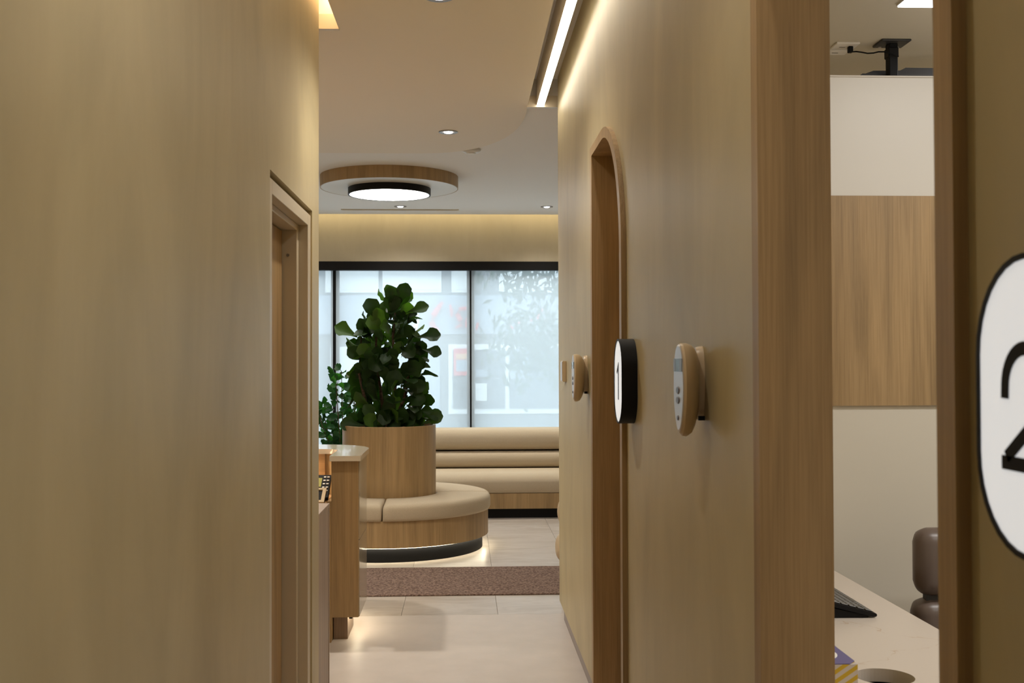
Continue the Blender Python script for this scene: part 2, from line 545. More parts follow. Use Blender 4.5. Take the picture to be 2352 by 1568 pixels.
# foot of the wall set back behind the skirting
for y0, y1 in ((-1.1, D_IN['y_near'] - .012), (D_IN['y_far'] + .012, A_IN['y_near'] - .012), (A_IN['y_far'] + .012, 6.40)):
    box(bm, 0.584, 0.664, y0, y1, 0.0, 0.115)
struct('wall_right', bm, M['lime'])
bm = NB()
for y0, y1 in ((-1.1, D_IN['y_near'] - .055), (D_IN['y_far'] + .055, A_IN['y_near'] - .065), (A_IN['y_far'] + .065, 6.40)):
    box(bm, 0.576, 0.585, y0, y1, 0.0, 0.105, 0.002, 1)
struct('baseboard_right', bm, M['skirt'])

LX = -0.62
bm = NB()
box(bm, LX - 0.12, LX, -1.1, 3.55, 0, 3.18)
box(bm, LX - 0.12, LX, 3.55, 4.53, 2.118, 3.18)
box(bm, LX - 0.12, LX, 4.53, 4.735, 0, 3.18)
struct('wall_left', bm, M['lime'])
bm = NB()
box(bm, LX + 0.0, LX + 0.008, -1.1, 3.54, 0.0, 0.08, 0.001, 1)
box(bm, LX + 0.0, LX + 0.008, 4.54, 4.735, 0.0, 0.08, 0.001, 1)
struct('baseboard_left', bm, M['skirt'])
struct('wall_office', B(-4.0, LX - 0.12, 4.60, 4.735, 0, 3.18), M['lime2'])
struct('wall_front', B(-0.75, 0.67, -1.2, -1.1, 0, 3.18), M['lime2'])
struct('wall_outer_left', B(-4.12, -4.0, 4.5, 11.8, 0, 3.18), M['lime2'])
struct('wall_outer_right', B(3.6, 3.72, -0.7, 11.8, 0, 3.18), M['lime2'])
struct('wall_lobby', B(0.664, 3.6, 6.28, 6.40, 0, 3.18), M['lime2'])
struct('wall_treatment_near', B(0.664, 3.6, -0.7, -0.5, 0, 3.18), M['roomwall'])
# unseen panel added behind the office door, so that no daylight leaks in
struct('daylight_block', B(-0.80, -0.7455, 3.4, 4.6, 0, 2.3), M['trimcream'])

# back wall over the shop window
bm = NB()
WH = 2.545
box(bm, -4.0, 3.6, 11.55, 11.75, WH, 3.18)
box(bm, -4.0, -3.75, 11.55, 11.75, 0, WH)
box(bm, 3.4, 3.6, 11.55, 11.75, 0, WH)
box(bm, -3.75, 3.4, 11.55, 11.75, 0, 0.12)
struct('wall_back', bm, M['lime2'])

# ------------------------------------------------------------------ shop window and blinds
win = struct_empty('window_1', (0, 11.68, 0))
bm = NB(); box(bm, -3.75, 3.4, 11.66, 11.74, WH - 0.06, WH); box(bm, -3.75, 3.4, 11.66, 11.74, 0.12, 0.20)
box(bm, -3.75, -3.69, 11.66, 11.74, 0.2, WH - .06); box(bm, 3.34, 3.4, 11.66, 11.74, 0.2, WH - .06)
obj('window_frame', bm, M['blackmetal'], win)
MULL = [-2.79, -1.358, 0.069, 1.50, 2.93]
for x in MULL:
    obj('mullion', B(x - 0.04, x + 0.04, 11.655, 11.745, 0.2, WH - 0.06), M['blackmetal'], win)
edges = [-3.69] + MULL + [3.34]
for i in range(len(edges) - 1):
    obj('window_pane', B(edges[i] + 0.035, edges[i + 1] - 0.035, 11.70, 11.706, 0.2, WH - .06), M['glass'], win)
struct('trim_3', B(-3.75, 3.4, 11.535, 11.66, WH - 0.086, WH + 0.004, 0.003, 1), M['black'])
spans = [(-3.70, -2.79), (-2.79, -1.358), (-1.358, 0.069), (0.069, 1.50), (1.50, 2.93)]
blabel = ['translucent white roller blind furthest left, by the side wall',
          'white roller blind left of the thick black window post, behind the small leafy plant',
          'translucent white roller blind behind the tall fig tree, between the two black window posts',
          'translucent white roller blind over the beige sofa, right of the thin black window post',
          'translucent white roller blind further right, hidden by the corridor wall']
for (x0, x1), lb in zip(spans, blabel):
    t = thing('roller_blind', lb, 'blind', ((x0 + x1) / 2, 11.62, 2.46), 'roller blinds in the shop window')
    g0 = 0.016 if abs(x0 + 1.358) < .01 else 0.009
    g1 = 0.016 if abs(x1 + 1.358) < .01 else 0.009
    bm = NB()
    nz = 6
    box(bm, x0 + g0, x1 - g1, 11.6195, 11.6205, 0.19, 2.47)
    obj('blind_fabric', bm, M['blind'], t)
    bm = NB(); box(bm, x0 + g0, x1 - g1, 11.612, 11.628, 0.165, 0.192, 0.003, 1)
    obj('hem_bar', bm, M['pot'], t)

def sign_text(name, txt, size, mat_, parent, loc, rot, depth=0.001, flip=False, shear=0.0):
    cu = bpy.data.curves.new(name, 'FONT'); cu.body = txt; cu.size = size; cu.extrude = depth
    cu.align_x = 'CENTER'; cu.align_y = 'CENTER'; cu.shear = shear
    tmp = bpy.data.objects.new('tmp_text', cu); COL.objects.link(tmp)
    bpy.context.view_layer.update()
    me = bpy.data.meshes.new_from_object(tmp)
    bpy.data.objects.remove(tmp)
    me.materials.clear(); me.materials.append(mat_)
    mt = Matrix.Translation(Vector(loc) - root_loc(parent)) @ Euler(rot).to_matrix().to_4x4()
    if flip: mt = mt @ Matrix.Diagonal((-1, 1, 1, 1))
    me.transform(mt)
    if flip: me.flip_normals()
    me.name = name
    return link(name, me, parent)
M['vinyltext'] = plain('grey_vinyl_lettering', (0.30, 0.34, 0.38), 0.6)
sign_text('lettering', 'medi', 0.070, M['vinyltext'], win, (-0.065, 11.692, 1.335), (PI / 2, 0, 0), 0.0005, True)
sign_text('lettering', 'cine', 0.070, M['vinyltext'], win, (-0.060, 11.692, 1.222), (PI / 2, 0, 0), 0.0005, True)

# ------------------------------------------------------------------ street outside
M['pavement'] = plain('grey_pavement', (0.42, 0.42, 0.42), 0.9)
M['facade'] = plain('facade_render', (0.22, 0.23, 0.25), 0.9)
M['fascia'] = plain('pale_fascia', (0.36, 0.41, 0.50), 0.6)
M['shopwhite'] = plain('white_shop_frame', (0.95, 0.95, 0.95), 0.5)
M['shopglass'] = plain('dark_shop_glass', (0.16, 0.18, 0.22), 0.3)
M['red'] = plain('red_sign_letters', (0.85, 0.10, 0.12), 0.5)
M['orange'] = plain('orange_print', (0.9, 0.45, 0.2), 0.5)
st = link('ground', None); st['kind'] = 'structure'
obj('pavement', B(-20, 25, 11.78, 22.0, -0.25, -0.12), M['pavement'], st)
bld = thing('shop_building', 'pale street building with white framed shop front, seen faintly through the blinds', 'building', (0, 22, 0))
obj('facade', B(-16, 20, 22.05, 24, -0.2, 9.0), M['facade'], bld)
obj('fascia_board', B(-16, 20, 21.95, 22.06, 2.05, 2.82), M['fascia'], bld)
sY = 22.0 / F_PX
def fx(px, Y=21.9): return (px - 1066) * Y / F_PX
def fz(py, Y=21.9): return 1.5 + (830 - py) * Y / F_PX
for x0, x1 in ((-7, -3.0), (-2.75, -1.7), (-1.62, -0.45), (-0.25, 0.2), (0.7, 2.2), (2.6, 4.5)):
    f = obj('window_frame', B(x0, x1, 22.0, 22.06, 2.88, 4.2), M['shopwhite'], bld)
    obj('window_pane', B(x0 + .06, x1 - .06, 21.985, 22.0, 2.94, 4.1), M['shopwhite'], f)
sf = obj('shop_front_frame', B(fx(1030), fx(1420), 21.96, 22.05, fz(950), fz(790)), M['shopwhite'], bld)
for x0, x1 in ((fx(1040), fx(1160)), (fx(1170), fx(1300)), (fx(1308), fx(1410))):
    obj('window_pane', B(x0, x1, 21.94, 21.962, fz(938), fz(803)), M['shopglass'], sf)
obj('shop_door', B(fx(760), fx(880), 21.96, 22.05, -0.1, fz(795)), M['shopwhite'], bld)
obj('shop_door', B(fx(905), fx(1010), 21.96, 22.05, -0.1, fz(800)), M['fascia'], bld)
bm = NB(); box(bm, fx(1042), fx(1078), 21.90, 21.93, fz(862), fz(800))
po = tag(obj('poster', bm, M['red']), 'red and orange poster in the window of the shop across the street', 'poster')
obj('poster_print', B(fx(1048), fx(1074), 21.888, 21.90, fz(852), fz(826)), M['fascia'], po)
obj('poster_print', B(fx(1048), fx(1074), 21.888, 21.90, fz(824), fz(812)), M['orange'], po)
for i, (a0, a1, b0, b1, lb) in enumerate(((1092, 1118, 920, 880, 'bright white square notice low in the shop window across the street'),
                             (1092, 1120, 865, 848, 'small pale notice above the white square notice across the street'),
                             (1172, 1215, 870, 800, 'tall pale notice in the right-hand shop window across the street'))):
    tag(obj('window_notice', B(fx(a0), fx(a1), 21.90, 21.93, fz(b0), fz(b1)), M['shopwhite'] if i < 1 else M['fascia']), lb, 'notice')
# round white emblem and red script on the fascia
bm = NB()
ring_prism(bm, arc(fx(912), fz(735), 0.44, 0, 360, 40)[:-1], arc(fx(912), fz(735), 0.34, 0, 360, 40)[:-1], 'Y', 21.90, 21.95)
obj('round_emblem', bm, M['shopwhite'], bld)
ltr = thing('shop_lettering', 'red script letters on the fascia of the shop across the street', 'sign', (0, 21.93, 2.4))
def stroke(pts, wpx):
    bm = NB()
    tube(bm, [(fx(x), 21.86, fz(y)) for x, y in pts], [w_ * sY for w_ in wpx], 8)
    obj('red_letter', bm, M['red'], ltr, True)
stroke([(1017, 693), (1007, 708), (996, 724), (992, 740), (997, 752), (1010, 758)], [3, 6, 7, 7, 6, 2])
stroke([(1034, 699), (1037, 712), (1038, 728)], [2, 4, 2])
stroke([(1072, 708), (1056, 710), (1050, 722), (1058, 735), (1060, 746), (1046, 753)], [4, 5, 6, 6, 5, 2])
stroke([(1074, 730), (1073, 742), (1072, 753)], [4, 5, 4])
stroke([(1098, 741), (1096, 749), (1094, 757)], [3, 3, 2])
stroke([(1182, 727), (1172, 736), (1171, 748), (1178, 755)], [3, 2.5, 3, 3])
stroke([(1190, 737), (1192, 743)], [2, 3])
stroke([(1224, 730), (1219, 739)], [2, 2.5])
stroke([(1258, 703), (1245, 712), (1237, 722), (1236, 733)], [1.5, 2.5, 3.5, 3])
stroke([(1262, 716), (1254, 721)], [2, 2])
# tree in front of the shop, only its foliage mass is seen through the blind
tr = thing('street_tree', 'leafy street tree seen as faint shapes through the right-hand blind', 'tree', (3.6, 16.5, -0.12))
bm = NB(); tube(bm, [(3.6, 16.5, -0.12), (3.55, 16.5, 1.5), (3.4, 16.45, 2.6), (2.9, 16.4, 3.4)], [0.12, 0.10, 0.08, 0.04])
obj('trunk', bm, M['bark'], tr, True)
bm = NB()
rr = random.Random(3)
for i in range(4200):
    if rr.random() < 0.8:
        c = Vector((rr.uniform(0.1, 4.0), 16.4 + rr.gauss(0, 0.5), rr.uniform(2.48, 4.4)))
        if c.x < 0.6 and c.z < 2.7: continue
    else:
        c = Vector((rr.gauss(1.1, 0.35), 16.4 + rr.gauss(0, 0.3), rr.gauss(1.75, 0.28)))
    q = Euler((rr.uniform(0, 6), rr.uniform(0, 6), rr.uniform(0, 6))).to_matrix()
    l = rr.uniform(0.05, 0.11)
    vs = [bm.verts.new(c + q @ Vector(p)) for p in ((-l, 0, 0), (0, -l * .4, 0), (l, 0, 0), (0, l * .4, 0))]
    bm.faces.new(vs)
fo = obj('foliage', bm, M['leaf2'], tr); fo['kind'] = 'stuff'

# ------------------------------------------------------------------ doors
def arched_door(name, IN, OUT, leaf):
    d_ = struct_empty(name, (0.6, IN['y_far'], 0))
    bm = NB(); ring_prism(bm, arch_line(**OUT), arch_line(**IN), 'X', 0.533, 0.5505, closed=False)
    obj('casing', bm, M['oak'], d_)
    bm = NB(); ring_prism(bm, arch_line(**grow(IN, 0.011)), arch_line(**IN), 'X', 0.5505, 0.668, closed=False)
    obj('jamb_lining', bm, M['oak'], d_)
    if leaf:
        bm = NB(); prism(bm, arch_line(**grow(IN, 0.02), z0=0.006), 'X', 0.672, 0.71)
        lf = obj('door_leaf', bm, M['oak'], d_)
        bm = NB(); tube(bm, [(0.655, 3.93, 0.95), (0.655, 3.93, 1.15)], 0.008)
        box(bm, 0.655, 0.675, 3.924, 3.936, 0.96, 0.97); box(bm, 0.655, 0.675, 3.924, 3.936, 1.13, 1.14)
        obj('door_handle', bm, M['blackmetal'], lf)
    return d_
arched_door('door_2', A_IN, A_OUT, True)
arched_door('door_3', D_IN, D_OUT, False)

d1 = struct_empty('door_1', (-0.62, 3.5, 0))
bm = NB()
cx0, cx1 = -0.70, -0.626
box(bm, cx0, cx1, 3.552, 3.624, 0, 2.099, 0.0015, 1)
box(bm, cx0, cx1, 4.454, 4.528, 0, 2.099, 0.0015, 1)
box(bm, cx0, cx1, 3.624, 4.454, 2.050, 2.099, 0.0015, 1)
obj('casing', bm, M['trimcream'], d1)
bm = NB()
box(bm, -0.735, -0.663, 3.624, 3.672, 0, 2.050, 0.003, 1)
box(bm, -0.735, -0.663, 4.412, 4.454, 0, 2.050, 0.003, 1)
box(bm, -0.735, -0.663, 3.672, 4.412, 2.026, 2.050, 0.003, 1)
obj('door_stop', bm, M['trimcream'], d1)
lf = obj('door_leaf', B(-0.745, -0.722, 3.678, 4.402, 0.006, 2.02), M['oak'], d1)
bm = NB(); tube(bm, [(-0.722, 3.70, 1.0), (-0.68, 3.70, 1.0), (-0.675, 3.72, 1.0), (-0.675, 3.80, 1.0)], 0.009)
obj('door_handle', bm, M['alu'], lf)
bm = NB(); tube(bm, [(-0.70, 4.412, 1.925), (-0.70, 4.408, 1.925)], 0.006, 12)
obj('screw_cap', bm, M['alu'], d1)

# ------------------------------------------------------------------ lights as things
def led_bar(name, label, x0, x1, y0, y1, z0, z1, m, cat='light', grp=None):
    t = thing(name, label, cat, ((x0 + x1) / 2, (y0 + y1) / 2, z1), grp)
    obj('diffuser', B(x0, x1, y0, y1, z0, z0 + 0.006), m, t)
    return t
t = led_bar('linear_light', 'long white linear light hung in the ceiling slot along the right corridor wall', 0.430, 0.471, 0.45, 6.432, 2.996, 3.06, M['led_slot'])
obj('housing', B(0.428, 0.473, 0.45, 6.432, 3.002, 3.16), M['trimcream'], t)
t = thing('slot_light', 'warm glowing light strip inside the ceiling slot above the left corridor wall', 'light', (-0.6, 2.7, 3.16))
obj('diffuser', B(-0.613, -0.572, 0.45, 4.93, 3.145, 3.158), M['led_warm'], t)
obj('led_profile', B(-0.603, -0.577, 0.45, 4.93, 3.157, 3.1605), M['alu'], t)
t = thing('cove_light', 'warm light strip hidden in the ceiling cove above the shop window wall', 'light', (0, 11.40, 3.05))
obj('diffuser', B(-3.9, 3.5, 11.367, 11.383, 3.06, 3.085), M['led_cove'], t)

dl = ['small recessed downlight in the corridor ceiling, cut by the top edge of the photo',
      'recessed downlight with grey rim in the ceiling near the smoke detector',
      'recessed corridor downlight near the second treatment room door',
      'recessed downlight at the near end of the corridor',
      'recessed downlight in front of the window wall, below the round ceiling lamp',
      'recessed downlight in front of the window wall, right one close to the corridor wall',
      'recessed downlight over the far right end of the sofa', 'recessed downlight over the left end of the window wall',
      'recessed downlight above the end of the reception counter', 'recessed downlight above the back of the reception desk']
for (x, y, z), lb in zip(DOWN, dl):
    r = 0.063 if z == 3.0 else 0.060
    t = thing('downlight', lb, 'light', (x, y, z), 'recessed ceiling downlights')
    bm = NB(); lathe(bm, [(r, z), (r, z - 0.004), (r * .93, z - 0.006), (r * .66, z - 0.005), (r * .62, z - 0.002), (r * .62, z + 0.0)], (x, y), 40)
    obj('rim', bm, M['alu'], t, True)
    bm = NB(); lathe(bm, [(0.0001, z - 0.0075), (r * .40, z - 0.0075), (r * .44, z - 0.004), (r * .44, z - 0.0005), (0.0001, z - 0.0005)], (x, y), 32)
    obj('lens', bm, M['downlens'], t, True)

# round oak ceiling lamp
CX, CY = -0.610, 9.07
t = thing('ceiling_lamp', 'round oak-rimmed ceiling lamp with black ring and glowing white disc', 'lamp', (CX, CY, 3.02))
bm = NB(); lathe(bm, [(0.0001, 2.923), (0.556, 2.923), (0.556, 3.02), (0.0001, 3.02)], (CX, CY), 96)
obj('underside_board', bm, M['whitepanel'], t, True)
bm = NB(); lathe(bm, [(0.556, 2.9225), (0.564, 2.9225), (0.564, 3.0195), (0.556, 3.0195)], (CX, CY), 96, close_prof=True)
obj('oak_rim', bm, M['oak'], t, True)
bm = NB(); lathe(bm, [(0.325, 2.868), (0.338, 2.868), (0.338, 2.923), (0.325, 2.923)], (CX, CY), 96, close_prof=True)
obj('black_ring', bm, M['blackmetal'], t, True)
bm = NB(); lathe(bm, [(0.0001, 2.872), (0.325, 2.872), (0.325, 2.89), (0.0001, 2.89)], (CX, CY), 96)
obj('lens', bm, M['lightlens'], t, True)

# smoke detector
t = thing('smoke_detector', 'small white smoke detector on the ceiling beside the curved soffit edge', 'detector', (0.053, 7.86, 3.02))
bm = NB(); lathe(bm, [(0.0001, 2.985), (0.03, 2.985), (0.034, 2.99), (0.055, 2.993), (0.068, 3.003), (0.070, 3.02), (0.0001, 3.02)], (0.053, 7.86), 40)
obj('detector_body', bm, M['pot'], t, True)
bm = NB(); lathe(bm, [(0.0001, 2.982), (0.022, 2.983), (0.027, 2.9855), (0.0001, 2.9855)], (0.053, 7.86), 30)
obj('sensor_cap', bm, M['whitepanel'], t, True)
# linear air grille
t = thing('air_grille', 'long thin air slot in the ceiling below the round lamp', 'vent', (-0.64, 11.02, 3.02))
bm = NB(); box(bm, -1.22, -0.05, 10.99, 11.005, 3.014, 3.02); box(bm, -1.22, -0.05, 11.03, 11.045, 3.014, 3.02)
box(bm, -1.22, -1.205, 11.005, 11.03, 3.014, 3.02); box(bm, -0.065, -0.05, 11.005, 11.03, 3.014, 3.02)
obj('grille_frame', bm, M['trimcream'], t)
obj('slot', B(-1.205, -0.065, 11.005, 11.03, 3.017, 3.02), M['skirt'], t)

# ------------------------------------------------------------------ round bench with planter, fig tree
BX, BY = -0.612, 9.05
t = thing('round_bench', 'round oak bench with beige cushions built round a tall oak planter', 'bench', (BX, BY, 0))
bm = NB(); lathe(bm, [(0.0001, 0.0), (0.758, 0.0), (0.758, 0.128), (0.0001, 0.128)], (BX, BY), 96)
obj('plinth', bm, M['black'], t, True)
bm = NB(); lathe(bm, [(0.0001, 0.112), (0.805, 0.112), (0.805, 0.313), (0.0001, 0.313)], (BX, BY), 96)
obj('base_ring', bm, M['oak'], t, True)
bm = NB(); lathe(bm, [(0.759, 0.1075), (0.785, 0.1075), (0.785, 0.112), (0.759, 0.112)], (BX, BY), 96, close_prof=True)
obj('light_strip', bm, M['led_floor'], t, True)
def cushion_sector(a0, a1):
    bm = NB()
    ri, ro, z0, z1 = 0.385, 0.824, 0.314, 0.440
    rad = 0.045
    n = 26
    ang = [a0 + (a1 - a0) * i / n for i in range(n + 1)]
    def section(inset, dz):
        prof = []
        i_, o_ = ri + inset, ro - inset
        prof += [(i_, z0 + 0.004), (i_, z1 - 0.02), (i_ + 0.012, z1 - 0.004 - dz * .3)]
        prof += [((ri + ro) / 2 - 0.08, z1 + 0.004 - dz), ((ri + ro) / 2 + 0.08, z1 + 0.002 - dz)]
        prof += [(o_ - rad + rad * math.sin(R(q)), z1 - rad - dz + rad * math.cos(R(q))) for q in (10, 30, 50, 70, 90)]
        prof += [(o_, z0 + 0.02), (o_ - 0.008, z0)]
        return prof
    rows = []
    ea = 0.035
    seq = [(a0, 0.012, 0.03), (a0 + ea * .25, 0.004, 0.013), (a0 + ea * .8, 0, 0.003)] + [(a, 0, 0) for a in ang[1:-1]] + \
          [(a1 - ea * .8, 0, 0.003), (a1 - ea * .25, 0.004, 0.013), (a1, 0.012, 0.03)]
    for a, ins, dz in seq:
        rows.append([bm.verts.new((BX + r * math.cos(a), BY + r * math.sin(a), z)) for r, z in section(ins, dz)])
    m = len(rows[0])
    for i in range(len(rows) - 1):
        for k in range(m):
            l = (k + 1) % m
            bm.faces.new((rows[i][k], rows[i + 1][k], rows[i + 1][l], rows[i][l]))
    bm.faces.new(rows[0]); bm.faces.new(list(reversed(rows[-1])))
    return bm
for k in range(4):
    obj('seat_cushion', cushion_sector(R(90 * k) + 0.006, R(90 * k + 90) - 0.006), M['fabric'], t, 'all')
bm = NB(); lathe(bm, [(0.379, 0.3135), (0.379, 0.985), (0.372, 0.988), (0.358, 0.988), (0.358, 0.90), (0.0001, 0.90)], (BX, BY), 96)
obj('planter_drum', bm, M['oak'], t, True)
bm = NB(); lathe(bm, [(0.0001, 0.955), (0.2, 0.958), (0.3565, 0.95), (0.3565, 0.902), (0.0001, 0.902)], (BX, BY), 40)
obj('potting_bark', bm, M['soil'], t, True)

def leaf_mesh(name, L, W, kind, seed, m):
    rr = random.Random(seed)
    bm = NB()
    n = 7
    rows = []
    for i in range(n + 1):
        u = i / n
        if kind == 'fig':
            w_ = W * (0.10 + 0.42 * math.sin(min(1, u * 1.25) * PI * 0.5) ** 1.2 + 0.5 * math.exp(-((u - 0.70) / 0.24) ** 2))
            if u > 0.86: w_ *= math.sqrt(max(0.02, 1 - ((u - 0.86) / 0.145) ** 2))
            if u < 0.05: w_ = W * 0.08
        else:
            w_ = W * (math.sin(PI * min(1, u ** 0.8 * 0.97 + 0.03)) ** 0.7 + 0.03)
        w_ *= 1 + rr.uniform(-0.15, 0.13)
        bend = -L * 0.20 * u * u + rr.uniform(-.006, .006)
        row = []
        for s in (-1, -0.5, 0, 0.5, 1):
            fold = abs(s) * w_ * 0.30 + (rr.uniform(-1, 1) * 0.09 * w_ if abs(s) == 1 else 0)
            row.append(bm.verts.new((s * w_, u * L, bend + fold)))
        rows.append(row)
    for i in range(n):
        for k in range(4):
            bm.faces.new((rows[i][k], rows[i][k + 1], rows[i + 1][k + 1], rows[i + 1][k]))
    # short stalk
    q = [bm.verts.new((x, y, z)) for x, y, z in ((-.0025, -L * .18, -.002), (.0025, -L * .18, -.002), (.0025, .004, 0), (-.0025, .004, 0))]
    bm.faces.new(q)
    me = bpy.data.meshes.new(name); bm.to_mesh(me); bm.free(); me.materials.append(m)
    for p in me.polygons: p.use_smooth = True
    return me

def place_leaf(me, parent, pos, direction, up, sc):
    y = Vector(direction).normalized()
    z = Vector(up) - y * Vector(up).dot(y)
    if z.length < 1e-3: z = Vector((0.3, 0.2, 1))
    z.normalize(); x = y.cross(z)
    rm = Matrix((x, y, z)).transposed().to_4x4()
    o = link('leaf', me, parent)
    o.matrix_local = Matrix.Translation(Vector(pos) - root_loc(parent)) @ rm @ Matrix.Scale(sc, 4)
    return o

fig = thing('fiddle_leaf_fig', 'tall dark green fiddle-leaf fig tree growing from the oak planter', 'plant', (BX, BY, 0.957))
figm = [leaf_mesh('fig_leaf', 0.205, 0.072, 'fig', s, M['leaf']) for s in range(6)]
stems = [[(BX - .03, BY, .94), (BX - .07, BY + .02, 1.25), (BX - .11, BY, 1.55), (BX - .10, BY - .03, 1.80)],
         [(BX + .05, BY - .02, .94), (BX + .05, BY - .03, 1.30), (BX + .03, BY + .01, 1.70), (BX + .06, BY, 2.0)],
         [(BX, BY + .04, .94), (BX + .12, BY + .06, 1.2), (BX + .17, BY + .05, 1.5)],
         [(BX - .05, BY - .05, .94), (BX - .18, BY - .1, 1.15), (BX - .24, BY - .08, 1.42), (BX - .22, BY - .08, 1.7)]]
for s in stems:
    bm = NB(); tube(bm, s, [0.017 - 0.003 * i for i in range(len(s))], 8)
    obj('stem', bm, M['bark'], fig, True)
# crown half width (left, right) by height, metres from the bench axis
prof = [(0.98, .33, .33), (1.08, .30, .33), (1.20, .33, .37), (1.32, .36, .31), (1.42, .33, .35), (1.52, .31, .29),
        (1.62, .34, .33), (1.72, .31, .27), (1.80, .25, .22), (1.88, .10, .20), (1.95, .02, .13), (2.03, .01, .09)]
def crown(z):
    for i in range(len(prof) - 1):
        if prof[i][0] <= z <= prof[i + 1][0]:
            f_ = (z - prof[i][0]) / (prof[i + 1][0] - prof[i][0])
            return [prof[i][k] * (1 - f_) + prof[i + 1][k] * f_ for k in (1, 2)]
    return (0.02, 0.12)
rr = random.Random(21)
cnt = 0
GA = 2.39996
for i in range(225):
    z = 0.99 + (2.0 - 0.99) * ((i + 0.5) / 225) ** 1.08
    l, r_ = crown(z)
    a = GA * i + rr.uniform(-.3, .3)
    c, s = math.cos(a), math.sin(a)
    cx = (r_ - l) / 2; rad = (l + r_) / 2
    k = rr.uniform(0.62, 0.98)
    base = Vector((BX + cx + c * rad * k * .62, BY + s * rad * k * .62, z - 0.04))
    el = rr.uniform(-0.5, 1.3)
    dr = Vector((c * .8, s * .6, el)) + Vector((rr.uniform(-.5, .5), rr.uniform(-.3, .3), 0))
    up = Vector((c * .8 + rr.uniform(-.4, .4), s * 1.0 + rr.uniform(-.3, .3), rr.uniform(-.1, 0.8)))
    sc = rr.uniform(0.70, 1.0) * (0.85 if z > 1.85 else 1)
    place_leaf(figm[i % 6], fig, base, dr, up, sc)
for px, pz, dx, dz, sc in ((0.03, 2.0, -0.25, 0.9, .62), (0.09, 1.96, 0.35, 1.0, .9), (0.05, 1.93, -.1, .8, .9), (-0.08, 1.82, -.35, .9, 1.0),
                           (0.16, 1.90, .9, .35, .85), (0.02, 1.84, .1, 1, 1), (-0.25, 1.70, -.8, .5, .95), (0.24, 1.70, 1, .15, .9),
                           (0.28, 1.60, .9, -.15, .75), (0.27, 1.10, .9, -.2, .85), (0.28, 1.0, .7, .35, .85), (-.2, .99, -.8, .1, .9),
                           (-.05, .98, -.3, .2, .9), (.05, .97, .5, .35, 1.0)):
    place_leaf(figm[int(sc * 100) % 6], fig, (BX + px, BY - 0.12, pz), (dx, -.3, dz), (0.1, -0.9, .4), sc)

# second plant in a pot by the window
PX, PY = -1.12, 10.45
sp = thing('potted_shrub', 'small-leaved green shrub in a pot standing behind the fig planter by the window', 'plant', (PX, PY, 0))
bm = NB(); lathe(bm, [(0.0001, 0), (0.15, 0), (0.19, 0.40), (0.175, 0.40), (0.165, 0.37), (0.0001, 0.36)], (PX, PY), 40)
obj('pot', bm, M['pot'], sp, True)
shm = [leaf_mesh('shrub_leaf', 0.092, 0.036, 'ob', s, M['leaf2']) for s in range(4)]
rr = random.Random(5)
nl = 0
for k in range(9):
    a = 2 * PI * k / 9 + rr.uniform(-.3, .3)
    top = rr.uniform(0.95, 1.42)
    spread = rr.uniform(.12, .25)
    if k in (3, 4, 5): spread = .27; top = rr.uniform(.95, 1.2)
    pts = [Vector((PX + .03 * math.cos(a), PY + .03 * math.sin(a), .36)),
           Vector((PX + .10 * math.cos(a), PY + .10 * math.sin(a), .62)),
           Vector((PX + spread * math.cos(a) * .8, PY + spread * math.sin(a) * .8, .36 + (top - .36) * .7)),
           Vector((PX + spread * math.cos(a), PY + spread * math.sin(a), top))]
    bm = NB(); tube(bm, pts, [.006, .005, .004, .003], 6)
    obj('stem', bm, M['bark'], sp, True)
    for j in range(31):
        u = 0.55 + (j / 30) * 2.45
        i0 = min(2, int(u)); f_ = u - i0
        p = pts[i0].lerp(pts[i0 + 1], f_)
        b2 = rr.uniform(0, 2 * PI)
        off = rr.uniform(0.01, 0.07)
        dr = Vector((math.cos(b2), math.sin(b2), rr.uniform(-.1, .9)))
        place_leaf(shm[j % 4], sp, p + dr.normalized() * off, dr, (dr.x + rr.uniform(-.5, .5), dr.y - .5, .4), rr.uniform(.75, 1.15))

# ------------------------------------------------------------------ sofa under the window
SX0, SX1 = -0.80, 2.6
t = thing('window_sofa', 'long beige channel-backed sofa on an oak base under the window', 'sofa', ((SX0 + SX1) / 2, 10.6, 0))
obj('plinth', B(SX0 + .03, SX1 - .03, 10.60, 11.50, 0, 0.092), M['black'], t)
obj('sofa_base', B(SX0, SX1, 10.56, 11.50, 0.092, 0.238), M['oak_h_'] if 'oak_h_' in M else M['oak'], t)
def rprof(y0, y1, z0, z1, r, n=7):
    p = []
    for cx_, cz_, a_ in ((y0 + r, z0 + r, 180), (y1 - r, z0 + r, 270), (y1 - r, z1 - r, 0), (y0 + r, z1 - r, 90)):
        p += arc(cx_, cz_, r, a_, a_ + 90, n)
    return p
def roll(name, y0, y1, z0, z1, r):
    bm = NB(); prism(bm, rprof(y0, y1, z0, z1, r), 'X', SX0, SX1)
    obj(name, bm, M['fabric'], t, True)
def soft_roll(name, pts):
    bm = NB(); prism(bm, pts, 'X', SX0, SX1); obj(name, bm, M['fabric'], t, True)
seat = [(10.57, 0.24)] + [(10.545, 0.27)] + arc(10.665, 0.335, 0.13, 180, 90, 8, 0.10) + [(11.0, 0.437), (11.08, 0.43), (11.12, 0.40), (11.12, 0.24)]
soft_roll('seat_cushion', seat)
soft_roll('back_cushion', rprof(11.02, 11.40, 0.436, 0.600, 0.075))
soft_roll('back_cushion', rprof(11.04, 11.44, 0.612, 0.825, 0.09))
obj('back_board', B(SX0, SX1, 11.40, 11.50, 0.238, 0.80), M['oak'], t)

# ------------------------------------------------------------------ entrance mat
bm = NB(); box(bm, -3.2, 2.6, 7.10, 8.045, 0.0, 0.010, 0.003, 1)
tag(obj('entrance_mat', bm, M['carpet']), 'wide brown looped entrance mat across the stone tiles', 'mat')

